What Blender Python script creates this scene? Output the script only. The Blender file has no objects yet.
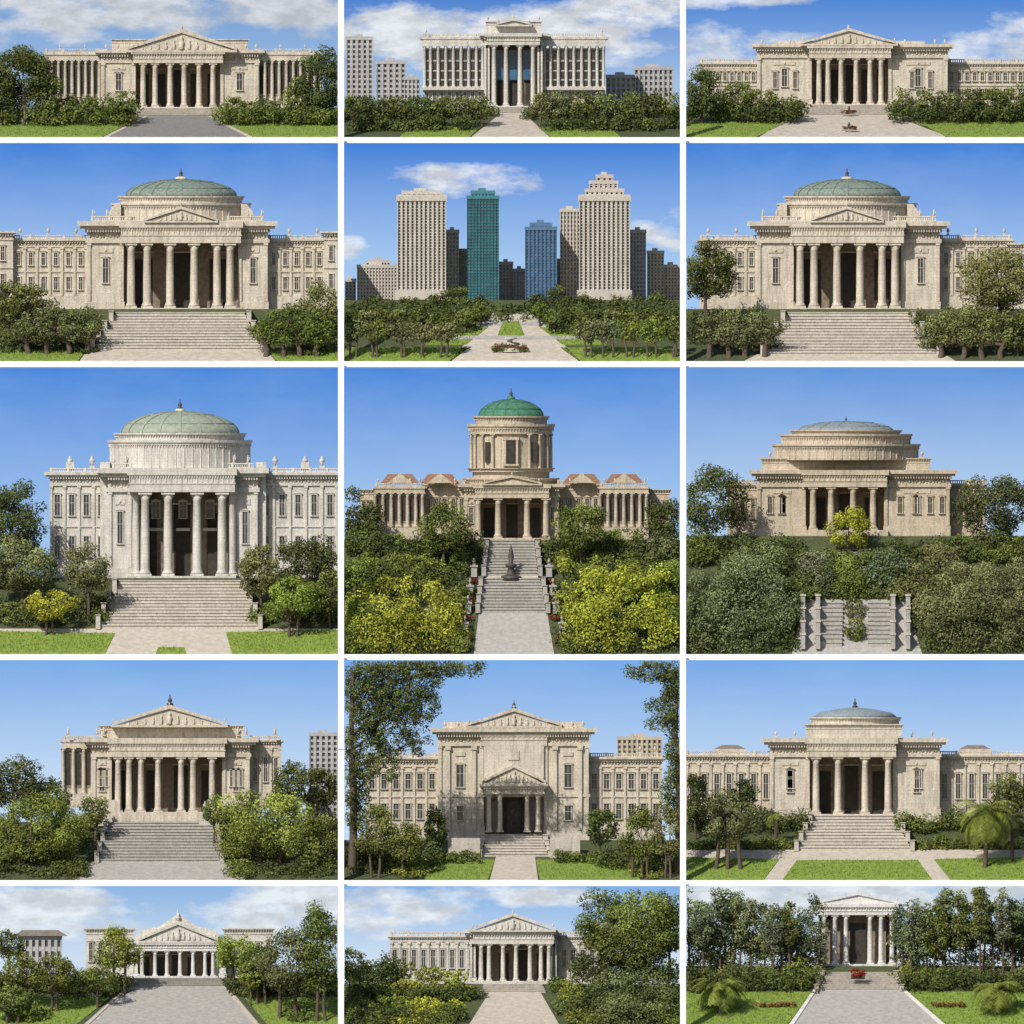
import bpy, math, random
import numpy as np
S=0.25
ROWS={1:(0,137),2:(143,361),3:(368,654),4:(660,880),5:(886,1024)}
COLS={1:(-8,338),2:(344,680),3:(686,1032)}
rng=np.random.default_rng(7); random.seed(7)
scn=bpy.context.scene
W=bpy.data.worlds.new("World"); scn.world=W; W.use_nodes=True
nt=W.node_tree; sky=nt.nodes.new('ShaderNodeTexSky'); sky.sky_type='NISHITA'; sky.sun_disc=False
EL=40; AZ=34
sky.sun_elevation=math.radians(EL); sky.sun_rotation=math.radians(180+AZ)
nt.links.new(sky.outputs[0],nt.nodes['Background'].inputs[0]); nt.nodes['Background'].inputs[1].default_value=0.10
L=bpy.data.lights.new('sun','SUN'); L.energy=4.6; L.angle=math.radians(0.5); L.color=(1,.95,.88)
lo=bpy.data.objects.new('sun',L); scn.collection.objects.link(lo); lo.rotation_euler=(math.radians(90-EL),0,math.radians(-AZ)); lo.location=(0,-100,300)
scn.view_settings.view_transform='Standard'
try: scn.view_settings.look='None'
except: pass
scn.view_settings.exposure=0
cam=bpy.data.cameras.new('camera'); cam.type='ORTHO'; cam.ortho_scale=1024*S; cam.clip_end=3000
co=bpy.data.objects.new('camera',cam); scn.collection.objects.link(co); co.location=(512*S,-150,512*S); co.rotation_euler=(math.pi/2,0,0); scn.camera=co

# ---------------- materials
MATS={}
def lin(c): return tuple(((v/255+.055)/1.055)**2.4 if v>10 else v/255/12.92 for v in c)
def newmat(name):
    m=bpy.data.materials.new(name); m.use_nodes=True; MATS[name]=m
    return m,m.node_tree,m.node_tree.nodes['Principled BSDF']
def N(t,ty,**k):
    n=t.nodes.new(ty)
    for a,b in k.items(): setattr(n,a,b)
    return n
def noise(t,vec,scale,detail=4,rough=.55):
    n=N(t,'ShaderNodeTexNoise'); n.inputs['Scale'].default_value=scale; n.inputs['Detail'].default_value=detail; n.inputs['Roughness'].default_value=rough
    t.links.new(vec,n.inputs['Vector']); return n.outputs[0]
def mapr(t,v,a,b,c,d):
    n=N(t,'ShaderNodeMapRange'); n.inputs[1].default_value=a;n.inputs[2].default_value=b;n.inputs[3].default_value=c;n.inputs[4].default_value=d
    t.links.new(v,n.inputs[0]); return n.outputs[0]
def mth(t,op,a,b=None):
    n=N(t,'ShaderNodeMath',operation=op)
    for i,v in enumerate((a,b)):
        if v is None: continue
        if isinstance(v,(int,float)): n.inputs[i].default_value=v
        else: t.links.new(v,n.inputs[i])
    return n.outputs[0]
def mixc(t,f,a,b,mode='MIX'):
    n=N(t,'ShaderNodeMix',data_type='RGBA',blend_type=mode)
    for i,v in ((0,f),(6,a),(7,b)):
        if isinstance(v,(int,float)): n.inputs[i].default_value=v
        elif isinstance(v,tuple): n.inputs[i].default_value=(*v,1) if len(v)==3 else v
        else: t.links.new(v,n.inputs[i])
    return n.outputs[2]
def stone(name,c,dark,joint=.3,stain=.6):
    m,t,b=newmat(name); tc=N(t,'ShaderNodeTexCoord'); o=tc.outputs['Object']
    mp=N(t,'ShaderNodeMapping'); mp.inputs['Scale'].default_value=(1,1,.12); t.links.new(o,mp.inputs[0])
    st=mapr(t,noise(t,mp.outputs[0],1.3,3),.45,.72,0,stain)
    big=mapr(t,noise(t,o,.25,2),.35,.7,0,1); fine=noise(t,o,3.0,3,.7)
    c1=mixc(t,big,c,tuple(v*.84 for v in c)); c2=mixc(t,st,c1,dark)
    c3=mixc(t,1.0,c2,mixc(t,mapr(t,fine,.3,.7,0,1),(.76,.75,.73),(1.12,1.12,1.12)),'MULTIPLY')
    if joint:
        sx=N(t,'ShaderNodeSeparateXYZ'); t.links.new(o,sx.inputs[0]); cb=N(t,'ShaderNodeCombineXYZ')
        t.links.new(mth(t,'ADD',sx.outputs[0],sx.outputs[1]),cb.inputs[0]); t.links.new(sx.outputs[2],cb.inputs[1])
        br=N(t,'ShaderNodeTexBrick'); t.links.new(cb.outputs[0],br.inputs[0]); br.inputs['Scale'].default_value=1
        br.inputs['Brick Width'].default_value=1.7; br.inputs['Row Height'].default_value=.8; br.inputs['Mortar Size'].default_value=.05
        br.inputs['Color1'].default_value=(1,1,1,1); br.inputs['Color2'].default_value=(.84,.83,.8,1); br.inputs['Mortar'].default_value=(.55,.5,.45,1)
        c3=mixc(t,joint,c3,br.outputs[0],'MULTIPLY')
    t.links.new(c3,b.inputs['Base Color'])
    b.inputs['Roughness'].default_value=.75
    bp=N(t,'ShaderNodeBump'); bp.inputs['Strength'].default_value=.55; bp.inputs['Distance'].default_value=.25
    t.links.new(noise(t,o,1.8,3,.7),bp.inputs['Height']); t.links.new(bp.outputs[0],b.inputs['Normal'])
stone('limestone_warm',(.64,.575,.475),(.30,.25,.185)); stone('limestone_tan',(.58,.495,.375),(.27,.215,.145))
stone('limestone_pale',(.65,.62,.56),(.34,.315,.275)); stone('marble_white',(.72,.71,.68),(.45,.43,.40),.1)
stone('stair_stone',(.54,.495,.43),(.33,.295,.245),0,.6); stone('stair_grey',(.40,.38,.345),(.24,.225,.20),0,.6)
stone('concrete_tower',(.56,.51,.44),(.42,.37,.31),0,.3); stone('far_concrete',(.44,.435,.44),(.35,.335,.325),0,.3)
def simple(name,c,c2=None,sc=2,rough=.8,bump=.3,metal=0,contrast=(.35,.65)):
    m,t,b=newmat(name); o=N(t,'ShaderNodeTexCoord').outputs['Object']
    n=noise(t,o,sc,4,.65); t.links.new(mixc(t,mapr(t,n,contrast[0],contrast[1],0,1),c,c2 or tuple(v*.7 for v in c)),b.inputs['Base Color'])
    b.inputs['Roughness'].default_value=rough; b.inputs['Metallic'].default_value=metal
    if bump:
        bp=N(t,'ShaderNodeBump'); bp.inputs['Strength'].default_value=bump; bp.inputs['Distance'].default_value=.15
        t.links.new(noise(t,o,sc*2.5,2,.7),bp.inputs['Height']); t.links.new(bp.outputs[0],b.inputs['Normal'])
simple('copper_green',(.23,.28,.22),(.11,.15,.13),1.5); simple('copper_pale',(.33,.36,.28),(.22,.25,.19),1.2)
simple('copper_bright',(.07,.22,.125),(.035,.12,.075),1.2); simple('slate',(.25,.30,.32),(.16,.19,.21),1.5)
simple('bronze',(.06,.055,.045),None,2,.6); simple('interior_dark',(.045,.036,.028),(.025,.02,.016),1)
simple('recess_shade_stone',(.27,.215,.155),(.16,.12,.085),1)  # wall stone behind columns, darkened in its colour to stand for portico shade
simple('window_glass',(.06,.065,.07),(.025,.03,.035),.6,.15,0); simple('blue_glass',(.05,.15,.27),(.02,.07,.14),.35,.12,0)
simple('teal_glass',(.03,.17,.20),(.02,.08,.11),.3,.12,0); simple('teal_metal',(.06,.22,.27),None,1,.3,0); simple('blue_metal',(.10,.2,.34),None,1,.3,0)
simple('asphalt',(.22,.21,.20),(.16,.155,.145),1.5,.9,.3); simple('paving',(.50,.445,.365),(.38,.335,.27),.7,.9,.3); simple('paving_grey',(.38,.36,.325),(.29,.275,.25),.8,.9,.3)
simple('grass',(.21,.285,.045),(.12,.18,.026),.8,.95,1.0); simple('soil_ground',(.075,.09,.03),(.04,.05,.018),.9,.95,1.0)
simple('bark',(.13,.10,.07),(.07,.05,.035),3,.9,.8); simple('terracotta',(.34,.19,.12),(.22,.12,.08),2); simple('frame_paint',(.88,.88,.87),(.86,.86,.85),1,.6,0)
simple('brown_roof',(.26,.22,.19),None,1)
m,t,b=newmat('foliage'); at=N(t,'ShaderNodeAttribute',attribute_name='tint'); ge=N(t,'ShaderNodeNewGeometry')
r=mapr(t,ge.outputs['Random Per Island'],0,1,.6,1.45)
vm=N(t,'ShaderNodeVectorMath',operation='SCALE'); t.links.new(at.outputs['Color'],vm.inputs[0]); t.links.new(r,vm.inputs['Scale'])
t.links.new(vm.outputs[0],b.inputs['Base Color']); b.inputs['Roughness'].default_value=.7; b.inputs['Specular IOR Level'].default_value=.12
tr=N(t,'ShaderNodeBsdfTranslucent'); t.links.new(vm.outputs[0],tr.inputs[0]); ms=N(t,'ShaderNodeMixShader'); ms.inputs[0].default_value=.2
t.links.new(b.outputs[0],ms.inputs[1]); t.links.new(tr.outputs[0],ms.inputs[2]); t.links.new(ms.outputs[0],t.nodes['Material Output'].inputs[0])

def skymat(name,top,bot,clouds,seed,ccol=(232,238,246),amt=.9):
    m=bpy.data.materials.new(name); m.use_nodes=True; t=m.node_tree; t.nodes.remove(t.nodes['Principled BSDF'])
    tc=N(t,'ShaderNodeTexCoord'); sx=N(t,'ShaderNodeSeparateXYZ'); t.links.new(tc.outputs['Generated'],sx.inputs[0])
    ob=tc.outputs['Object']; base=mixc(t,mapr(t,sx.outputs[2],0.3,1,0,1),lin(bot),lin(top)); c=base
    mp=N(t,'ShaderNodeMapping'); mp.inputs['Location'].default_value=(seed*17.3,seed*3.1,seed*5.7); mp.inputs['Scale'].default_value=(.05,.05,.115); t.links.new(ob,mp.inputs[0])
    n=noise(t,mp.outputs[0],1.0,8,.6)
    if clouds:
        bias=None
        for (cx,cz,rx,rz) in clouds:
            dx=mth(t,'DIVIDE',mth(t,'SUBTRACT',sx.outputs[0],cx),rx); dz=mth(t,'DIVIDE',mth(t,'SUBTRACT',sx.outputs[2],cz),rz)
            e=mth(t,'SUBTRACT',1.0,mth(t,'SQRT',mth(t,'ADD',mth(t,'MULTIPLY',dx,dx),mth(t,'MULTIPLY',dz,dz))))
            bias=e if bias is None else mth(t,'MAXIMUM',bias,e)
        bias=mth(t,'MINIMUM',mth(t,'MAXIMUM',bias,-.6),.45)
        f=mapr(t,mth(t,'ADD',n,mth(t,'MULTIPLY',bias,.36)),.50,.68,0,amt)
        n2=noise(t,mp.outputs[0],2.3,5,.6); cc=mixc(t,mapr(t,n2,.38,.62,0,1),lin(ccol),lin(tuple(v*.86 for v in ccol)))
        c=mixc(t,f,base,cc)
    else:
        c=mixc(t,mapr(t,n,.4,.8,0,.10),base,lin((200,218,240)))
    e=N(t,'ShaderNodeEmission'); t.links.new(c,e.inputs[0]); t.links.new(e.outputs[0],t.nodes['Material Output'].inputs[0])
    try: m.cycles.emission_sampling='NONE'
    except Exception as ex: print(ex)
    return m

# ---------------- mesh builder
DR=160.; DB=345.
class Panel:
    def __init__(s,r,c,ybase):
        s.x0,s.x1=COLS[c]; s.yt,s.yb=ROWS[r]; s.row=r
        if r==5: s.yb=1030
        if r==1: s.yt=-6
        s.base=ybase; s.off=(5-r)*360.
    def depth(s,y): return max(0,min(DR,(s.yb-y)/(s.yb-s.base)*DR))
    def gy(s,d): return s.yb-(s.yb-s.base)*min(1,max(0,d/DR))
class MB:
    def __init__(s,p,clamp=True): s.p=p; s.v=[];s.f=[];s.m=[];s.sm=[];s.slots=[];s.clamp=clamp
    def mi(s,m):
        if m not in s.slots: s.slots.append(m)
        return s.slots.index(m)
    def add(s,vs,fs,m,smooth=False):
        o=len(s.v); s.v+=vs; k=s.mi(m)
        for f in fs: s.f.append([i+o for i in f]); s.m.append(k); s.sm.append(smooth)
    def P(s,x,d,y): return (x,d+s.p.off,1024-y)
    def box(s,x0,x1,yt,yb,d0,d1,m):
        if s.clamp: x0=max(x0,s.p.x0); x1=min(x1,s.p.x1)
        if x1<=x0: return
        P=s.P
        vs=[P(x0,d0,yb),P(x1,d0,yb),P(x1,d1,yb),P(x0,d1,yb),P(x0,d0,yt),P(x1,d0,yt),P(x1,d1,yt),P(x0,d1,yt)]
        s.add(vs,[(0,3,2,1),(4,5,6,7),(0,1,5,4),(1,2,6,5),(2,3,7,6),(3,0,4,7)],m)
    def prism(s,pts,d0,d1,m):
        n=len(pts); vs=[s.P(x,d0,y) for x,y in pts]+[s.P(x,d1,y) for x,y in pts]
        s.add(vs,[tuple(range(n)),tuple(range(2*n-1,n-1,-1))]+[(i,i+n,(i+1)%n+n,(i+1)%n) for i in range(n)],m)
    def lathe(s,x,d,prof,m,seg=16,smooth=True,sy=1):
        if s.clamp and (x<s.p.x0+1 or x>s.p.x1-1): return
        vs=[];fs=[]
        for r,y in prof:
            for i in range(seg):
                a=2*math.pi*i/seg; vs.append(s.P(x+r*math.cos(a),d+r*sy*math.sin(a),y))
        for j in range(len(prof)-1):
            for i in range(seg):
                k=(i+1)%seg; fs.append((j*seg+i,j*seg+k,(j+1)*seg+k,(j+1)*seg+i))
        fs.append(tuple(range((len(prof)-1)*seg,len(prof)*seg))); fs.append(tuple(range(seg-1,-1,-1)))
        s.add(vs,fs,m,smooth)
    def col(s,x,yt,yb,r,d,m):
        h=r*.8
        s.box(x-r*1.45,x+r*1.45,yb-h*.6,yb,d-r*1.45,d+r*1.45,m)
        s.lathe(x,d,[(r*1.3,yb-h*.6),(r*1.32,yb-h),(r*1.02,yb-h*1.6),(r,yb-h*2),(r*.97,(yt+yb)/2),(r*.84,yt+h*2.4),(r*.95,yt+h*2.2),(r*.9,yt+h*2),(r*1.4,yt+h*.7)],m,14)
        s.box(x-r*1.5,x+r*1.5,yt,yt+h*.7,d-r*1.5,d+r*1.5,m)
    def cornice(s,x0,x1,yt,h,d,db,m,dent=True):
        p=h*.45
        s.box(x0-p,x1+p,yt,yt+h*.22,d-p,db+p,m); s.box(x0-p*.7,x1+p*.7,yt+h*.22,yt+h*.36,d-p*.7,db+p*.7,m)
        s.box(x0-p*.2,x1+p*.2,yt+h*.36,yt+h*.52,d-p*.2,db+.2,m)
        s.box(x0-.1,x1+.1,yt+h*.52,yt+h*.82,d-.1,db+.1,m); s.box(x0-p*.15,x1+p*.15,yt+h*.82,yt+h,d-p*.25,db+.15,m)
        if dent:
            x=x0
            while x<x1: s.box(x,x+1.3,yt+h*.36,yt+h*.5,d-p*.6,d-p*.2,m); x+=2.6
            if h>8:
                x=x0+2; k=0
                while x<x1-3:
                    if k%2: s.box(x,x+1.6,yt+h*.55,yt+h*.8,d-.9,d-.1,m)
                    else: s.lathe(x+1,d-.1,[(.3,yt+h*.56),(1.2,yt+h*.62),(1.3,yt+h*.7),(.3,yt+h*.79)],m,6)
                    x+=3.4; k+=1
    def ped(s,x0,x1,ya,yb,d0,d1,m,orn=True):
        xc=(x0+x1)/2; t=max(1.6,(yb-ya)*.14); p=1.8
        s.prism([(x0+2,yb),(x1-2,yb),(xc,ya+2)],d0,d1,m)
        for sg in (-1,1):
            xe=x0-p if sg<0 else x1+p
            q=[(xe,yb),(xe,yb-t*.9),(xc,ya-t*.5),(xc,ya+t)] if sg<0 else [(xe,yb-t*.9),(xe,yb),(xc,ya+t),(xc,ya-t*.5)]
            s.prism(q,d0-2.2-(.05 if sg>0 else 0),d1+1,m)
        s.box(x0-p,x1+p,yb-.2,yb+t*.8,d0-2.4,d1+1.1,m)
        h=yb-ya
        for xx in (x0+1,xc,x1-1): s.urn(xx,(yb-t if xx!=xc else ya),4,d0+1,m)
        if orn:
            s.lathe(xc,d0-.5,[(.5,ya+h*.3),(h*.1,ya+h*.4),(h*.06,ya+h*.5),(h*.15,ya+h*.62),(h*.1,ya+h*.8),(h*.18,yb-.5)],m,8)
            for k in range(1,6):
                for sg in (-1,1):
                    xx=xc+sg*k*(x1-x0)*.072; hh=h*.6*(1-k*.15)
                    s.lathe(xx,d0-.3,[(.3,yb-hh),(hh*.14,yb-hh*.85),(hh*.08,yb-hh*.7),(hh*.2,yb-hh*.5),(hh*.14,yb-hh*.3),(hh*.25,yb-.4)],m,6)
    def win(s,x,yt,w,h,d,m,hood=True,arch=False,glass='window_glass'):
        s.box(x-w/2,x+w/2,yt,yt+h,d-.35,d+.5,glass)
        s.box(x-w/2-1,x-w/2,yt,yt+h,d-1.3,d+.4,m); s.box(x+w/2,x+w/2+1,yt,yt+h,d-1.3,d+.4,m)
        s.box(x-w/2-1.2,x+w/2+1.2,yt-1.2,yt,d-1.6,d+.4,m); s.box(x-w/2-1.5,x+w/2+1.5,yt+h,yt+h+.9,d-2,d+.4,m)
        s.box(x-.2,x+.2,yt,yt+h,d-.8,d-.3,m); s.box(x-w/2,x+w/2,yt+h*.38,yt+h*.38+.4,d-.75,d-.3,m)
        if hood: s.prism([(x-w/2-2,yt-1.3),(x+w/2+2,yt-1.3),(x,yt-3.4)],d-2.2,d+.3,m)
    def bal(s,x0,x1,yt,yb,d,m,db=None):
        s.box(x0,x1,yt,yt+(yb-yt)*.25,d-.6,d+1.4,m); s.box(x0,x1,yb-(yb-yt)*.2,yb,d-.5,d+1.3,m)
        x=x0
        while x<x1-1:
            s.box(x,x+1,yt+.2,yb-.1,d,d+.8,m); x+=2.2
        x=x0
        while x<x1-1: s.box(x,x+2.4,yt-.4,yb-.05,d-.8,d+1.6,m); x+=17
    def urn(s,x,yb,h,d,m):
        s.box(x-h*.2,x+h*.2,yb-h*.2,yb,d-h*.2,d+h*.2,m)
        s.lathe(x,d,[(h*.12,yb-h*.2),(h*.08,yb-h*.35),(h*.24,yb-h*.55),(h*.2,yb-h*.75),(h*.1,yb-h*.8),(h*.14,yb-h*.9),(.15,yb-h)],m,8)
    def statue(s,x,yb,h,d,m):
        s.box(x-h*.2,x+h*.2,yb-h*.15,yb,d-h*.2,d+h*.2,m)
        s.lathe(x,d,[(h*.16,yb-h*.15),(h*.13,yb-h*.4),(h*.1,yb-h*.55),(h*.15,yb-h*.75),(h*.05,yb-h*.82),(h*.07,yb-h*.92),(.1,yb-h)],m,8)
        s.box(x+h*.1,x+h*.22,yb-h*.75,yb-h*.5,d-h*.05,d+h*.05,m)
    def finial(s,x,yb,h,d,m):
        s.lathe(x,d,[(h*.22,yb),(h*.3,yb-h*.15),(h*.12,yb-h*.3),(h*.2,yb-h*.45),(h*.16,yb-h*.55),(h*.06,yb-h*.65),(h*.05,yb-h*.95),(.1,yb-h)],m,8)
    def dome(s,x,yb,yt,r,d,m,ribs=16,rib_m=None):
        pr=[(r*math.cos(a),yb-(yb-yt)*math.sin(a)) for a in np.linspace(0,math.pi/2*.97,10)]
        s.lathe(x,d,pr,m,40)
        for k in range(ribs):
            a=2*math.pi*(k+.5)/ribs; w=r*.02; vs=[];fs=[]
            for j,(rr,y) in enumerate(pr):
                rr=rr+.5; y-=.3
                cx,cy=x+rr*math.cos(a),d+rr*math.sin(a); tx,ty=-math.sin(a)*w,math.cos(a)*w
                vs+=[s.P(cx+tx,cy+ty,y),s.P(cx-tx,cy-ty,y)]
                if j: fs.append((2*j-2,2*j-1,2*j+1,2*j))
            s.add(vs,fs,rib_m or m)
        for f in (.3,.62):
            a=f*math.pi/2; rr=r*math.cos(a)+.5; y=yb-(yb-yt)*math.sin(a); s.lathe(x,d,[(rr,y+.4),(rr+.2,y-.4),(rr-1,y-.6)],m,40,False)
    def drum(s,x,d,r,yt,yb,m,cor=3,pil=0):
        s.lathe(x,d,[(r,yb),(r,yt+cor),(r+1,yt+cor),(r+1.2,yt+cor*.6),(r+2.6,yt+cor*.5),(r+2.6,yt),(r-.5,yt)],m,44,False)
        n=int(r*1.1)
        for k in range(n):
            a=math.pi+math.pi*(k+.5)/n; s.lathe(x+(r+.9)*math.cos(a),d+(r+.9)*math.sin(a),[(.55,yt+cor*1.35),(.55,yt+cor*.55)],m,4,False)
        if yb-yt>11:
            for k in range(pil or 26):
                a=math.pi+math.pi*(k+.5)/(pil or 26)
                s.lathe(x+(r-.1)*math.cos(a),d+(r-.1)*math.sin(a),[(.8,yb-1),(.8,yt+cor+1)],m,5,False)
    def make(s,name,parent=None):
        V=np.array(s.v,dtype=float); ox=(V[:,0].min()+V[:,0].max())/2; oy=V[:,1].min(); oz=V[:,2].min()
        V=(V-[ox,oy,oz])*S
        me=bpy.data.meshes.new(name); me.from_pydata(V.tolist(),[],s.f)
        for k in s.slots: me.materials.append(MATS[k])
        me.polygons.foreach_set('material_index',s.m); me.polygons.foreach_set('use_smooth',s.sm)
        me.update(); o=bpy.data.objects.new(name,me); o.location=(ox*S,oy*S,oz*S); scn.collection.objects.link(o); return o

def wing(b,x0,x1,yt,yb,d,db,n,style,m,rows=1,par=True,ww=3.4):
    H=yb-yt; ch=max(4,H*.13)
    b.box(x0,x1,yt+ch,yb,d,db,m); b.cornice(x0,x1,yt,ch,d,db,m)
    b.box(x0-.6,x1+.6,yb-H*.1,yb+8,d-1,db,m)
    if par: b.bal(x0,x1,yt-4,yt,d+1,m)
    if rows==2: b.box(x0-.3,x1+.3,yt+ch+H*.38,yt+ch+H*.38+1.2,d-1.1,d+.2,m)
    w=(x1-x0)/n
    for i in range(n):
        x=x0+w*(i+.5)
        if style=='win' or style=='pil':
            hh=(H*.78)/rows
            for k in range(rows):
                y0=yt+ch+hh*(k+.22); b.win(x,y0,min(ww,w*.42),hh*.5,d,m,hood=(k==0 and w>7))
        if style=='col':
            b.box(x-w*.4,x+w*.4,yt+ch+3,yb-H*.2,d-.4,d+.1,'recess_shade_stone'); b.box(x-w*.22,x+w*.22,yt+ch+6,yb-H*.25,d-.7,d-.3,'interior_dark'); b.col(x-w*.5,yt+ch,yb-H*.1,min(1.9,w*.24),d-2.6,m)
    if style=='pil':
        for i in range(n+1):
            x=min(max(x0+w*i,x0+1.2),x1-1.2); b.box(x-1.2,x+1.2,yt+ch,yb-H*.1,d-1.5,d+.3,m); b.box(x-1.8,x+1.8,yt+ch,yt+ch+2,d-2.1,d+.2,m)
    if style=='col':
        b.col(x1-1.5,yt+ch,yb-H*.1,min(1.9,w*.24),d-2.6,m)
        b.box(x0-.5,x1+.5,yt+ch*.3,yt+ch,d-5,d,m); b.box(x0-1,x1+1,yt,yt+ch*.3,d-6,d,m); b.box(x0-.5,x1+.5,yb-H*.1,yb+8,d-5,d,m)

def block(b,X0,X1,xa,xb,yt,ycap,yb,d,db,cols,r,m,ent=None,doors=3,rec=34,proj=12,winrows=1,pw=True,floor=8):
    e=ycap-yt
    b.box(X0,xa,ycap,yb+floor,d,db,m); b.box(xb,X1,ycap,yb+floor,d,db,m); b.box(xa,xb,ycap,yb+floor,d+rec,db,'recess_shade_stone')
    b.cornice(X0,X1,yt,e,d,db,m); b.box(xa-3,xb+3,yt+e*.3,ycap,d-proj,d-.5,m); b.box(xa-5,xb+5,yt+.1,yt+e*.3,d-proj-2,d-.6,m)
    b.box(xa-3.5,xb+3.5,yt+e*.62,yt+e*.68,d-proj-.7,d-.7,m)
    x=xa-3; k=0
    while x<xb+2:
        b.box(x,x+1.3,yt+e*.3,yt+e*.42,d-proj-1.2,d-proj,m)
        if k%2==0: b.box(x,x+1.1,yt+e*.46,yt+e*.6,d-proj-.6,d-proj,m)
        x+=2.6; k+=1
    b.box(xa-4,xb+4,yb,yb+floor,d-proj-1,d+rec-.1,m)
    H=yb-ycap
    for i in range(doors):
        x=xa+(xb-xa)*(i+.5)/doors; w=(xb-xa)/doors*.5
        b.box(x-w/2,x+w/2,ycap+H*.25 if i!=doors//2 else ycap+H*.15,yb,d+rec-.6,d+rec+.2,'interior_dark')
        b.box(x-w/2-1,x+w/2+1,ycap+H*.13,ycap+H*.15,d+rec-1.5,d+rec-.1,m)
    for x in cols: b.col(x,ycap,yb,r,d-proj+r*1.6+.5,m)
    for (l,rr) in ((X0,xa),(xb,X1)):
        w=rr-l
        b.box(l-.6,rr+.6,yb-H*.1,yb+floor,d-1.2,d,m)
        for x in (l+2,rr-2): b.box(x-1.6,x+1.6,ycap,yb-H*.1,d-1.6,d+.3,m); b.box(x-2.2,x+2.2,ycap,ycap+2.4,d-2.3,d+.2,m)
        if w>12 and pw:
            hh=H*.84/winrows
            for k in range(winrows): b.win((l+rr)/2,ycap+hh*(k+.28),min(5,w*.26),hh*.45,d,m)
            b.box((l+rr)/2-w*.2,(l+rr)/2+w*.2,ycap+H*.08,ycap+H*.15,d-.8,d+.1,m); b.lathe((l+rr)/2,d-.6,[(.3,ycap+H*.09),(1.6,ycap+H*.11),(.5,ycap+H*.14)],m,8)

def stairs(p,xt0,xt1,yt,xb0,xb1,yb,n,m='stair_stone',cheek=True,name='stone_staircase',back=None):
    b=MB(p)
    for i in range(n):
        f=(i+.5)/n; y0=yt+(yb-yt)*i/n; y1=yt+(yb-yt)*(i+1)/n; xl=xt0+(xb0-xt0)*f; xr=xt1+(xb1-xt1)*f
        d=p.depth(y1)-2.5; nose=.3*(y1-y0)
        b.box(xl,xr,y0+nose,y1+1,d,(back or DR+20),m); b.box(xl-.4,xr+.4,y0,y0+nose,d-.9,(back or DR+20)+.5,m)
    if cheek:
        k=4
        for j in range(k):
            f=(j+.5)/k; y0=yt+(yb-yt)*j/k-1.5; y1=yt+(yb-yt)*(j+1)/k
            for sg in (-1,1):
                xe=(xt0+(xb0-xt0)*f) if sg<0 else (xt1+(xb1-xt1)*f)
                a,c=(xe-5,xe-.5) if sg<0 else (xe+.5,xe+5)
                b.box(a,c,y0+.8,y1+1,p.depth(y1)-6,DR+5,m); b.box(a-.6,c+.6,y0,y0+.8,p.depth(y1)-7,DR+5,m)
    return b.make(name)

def gpoly(p,pts,m,name,lift=.6):
    b=MB(p); vs=[]
    top=[(min(max(x,p.x0),p.x1),p.depth(y)-lift*.4,p.gy(p.depth(y))-lift) for x,y in pts]
    low=[(x,d,y+lift+.5) for x,d,y in top]; n=len(top)
    vs=[b.P(*q) for q in top]+[b.P(*q) for q in low]
    b.add(vs,[tuple(range(n))]+[(i,i+n,(i+1)%n+n,(i+1)%n) for i in range(n)],m); o=b.make(name)
    if name=='lawn':
        xs=np.array([a for a,_ in pts],float); ys=np.array([c for _,c in pts],float)
        k=int((xs.max()-xs.min())*(ys.max()-ys.min())*.45); X=rng.uniform(xs.min(),xs.max(),k); Y=rng.uniform(ys.min(),ys.max(),k)
        ins=np.zeros(k,bool); j=n-1
        for i in range(n):
            dy=(ys[j]-ys[i]) or 1e-9
            cr=((ys[i]>Y)!=(ys[j]>Y))&(X<(xs[j]-xs[i])*(Y-ys[i])/dy+xs[i]); ins^=cr; j=i
        ins&=(X>p.x0+2)&(X<p.x1-2)&(Y<p.yb-1); X=X[ins];Y=Y[ins]; k=len(X)
        D=np.clip((p.yb-Y)/(p.yb-p.base)*DR,0,DR)-1
        h=rng.uniform(.8,2.0,k); w=rng.uniform(.25,.55,k); ln=rng.normal(size=k)*.5; lf=Y-lift
        c=np.stack([X,D,-lf-.1],1); q=np.stack([c+np.stack([-w,0*w,0*w],1),c+np.stack([w,0*w,0*w],1),c+np.stack([ln+w*.2,-h*.3,h],1),c+np.stack([ln-w*.2,-h*.3,h],1)],1)
        if k: plant('grass',p,q,np.array([[.23,.31,.05]])*rng.uniform(.6,1.35,k)[:,None])
    return o

def plot(p,skyc,clouds=None,seed=0,ccol=(232,238,246),gm='soil_ground',amt=.9):
    b=MB(p); P=b.P; x0,x1=p.x0,p.x1
    n=8; vs=[]
    for k in range(n+1):
        d=DR*k/n; vs+=[P(x0,d,p.gy(d)),P(x1,d,p.gy(d))]
    vs+=[P(x0,DB,p.base),P(x1,DB,p.base)]
    b.add(vs,[(2*k,2*k+1,2*k+3,2*k+2) for k in range(n+1)],gm); b.make('ground')
    h=(p.base-p.yt)*S; w=(x1-x0)*S
    me=bpy.data.meshes.new('sky'); me.from_pydata([(0,0,-3),(w,0,-3),(w,0,h),(0,0,h)],[],[(0,1,2,3)])
    me.materials.append(skymat('sky_%d'%seed,skyc[0],skyc[1],clouds,seed,ccol,amt)); o=bpy.data.objects.new('sky',me)
    o.location=(x0*S,(p.off+DB-1)*S,(1024-p.base)*S); scn.collection.objects.link(o)

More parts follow.
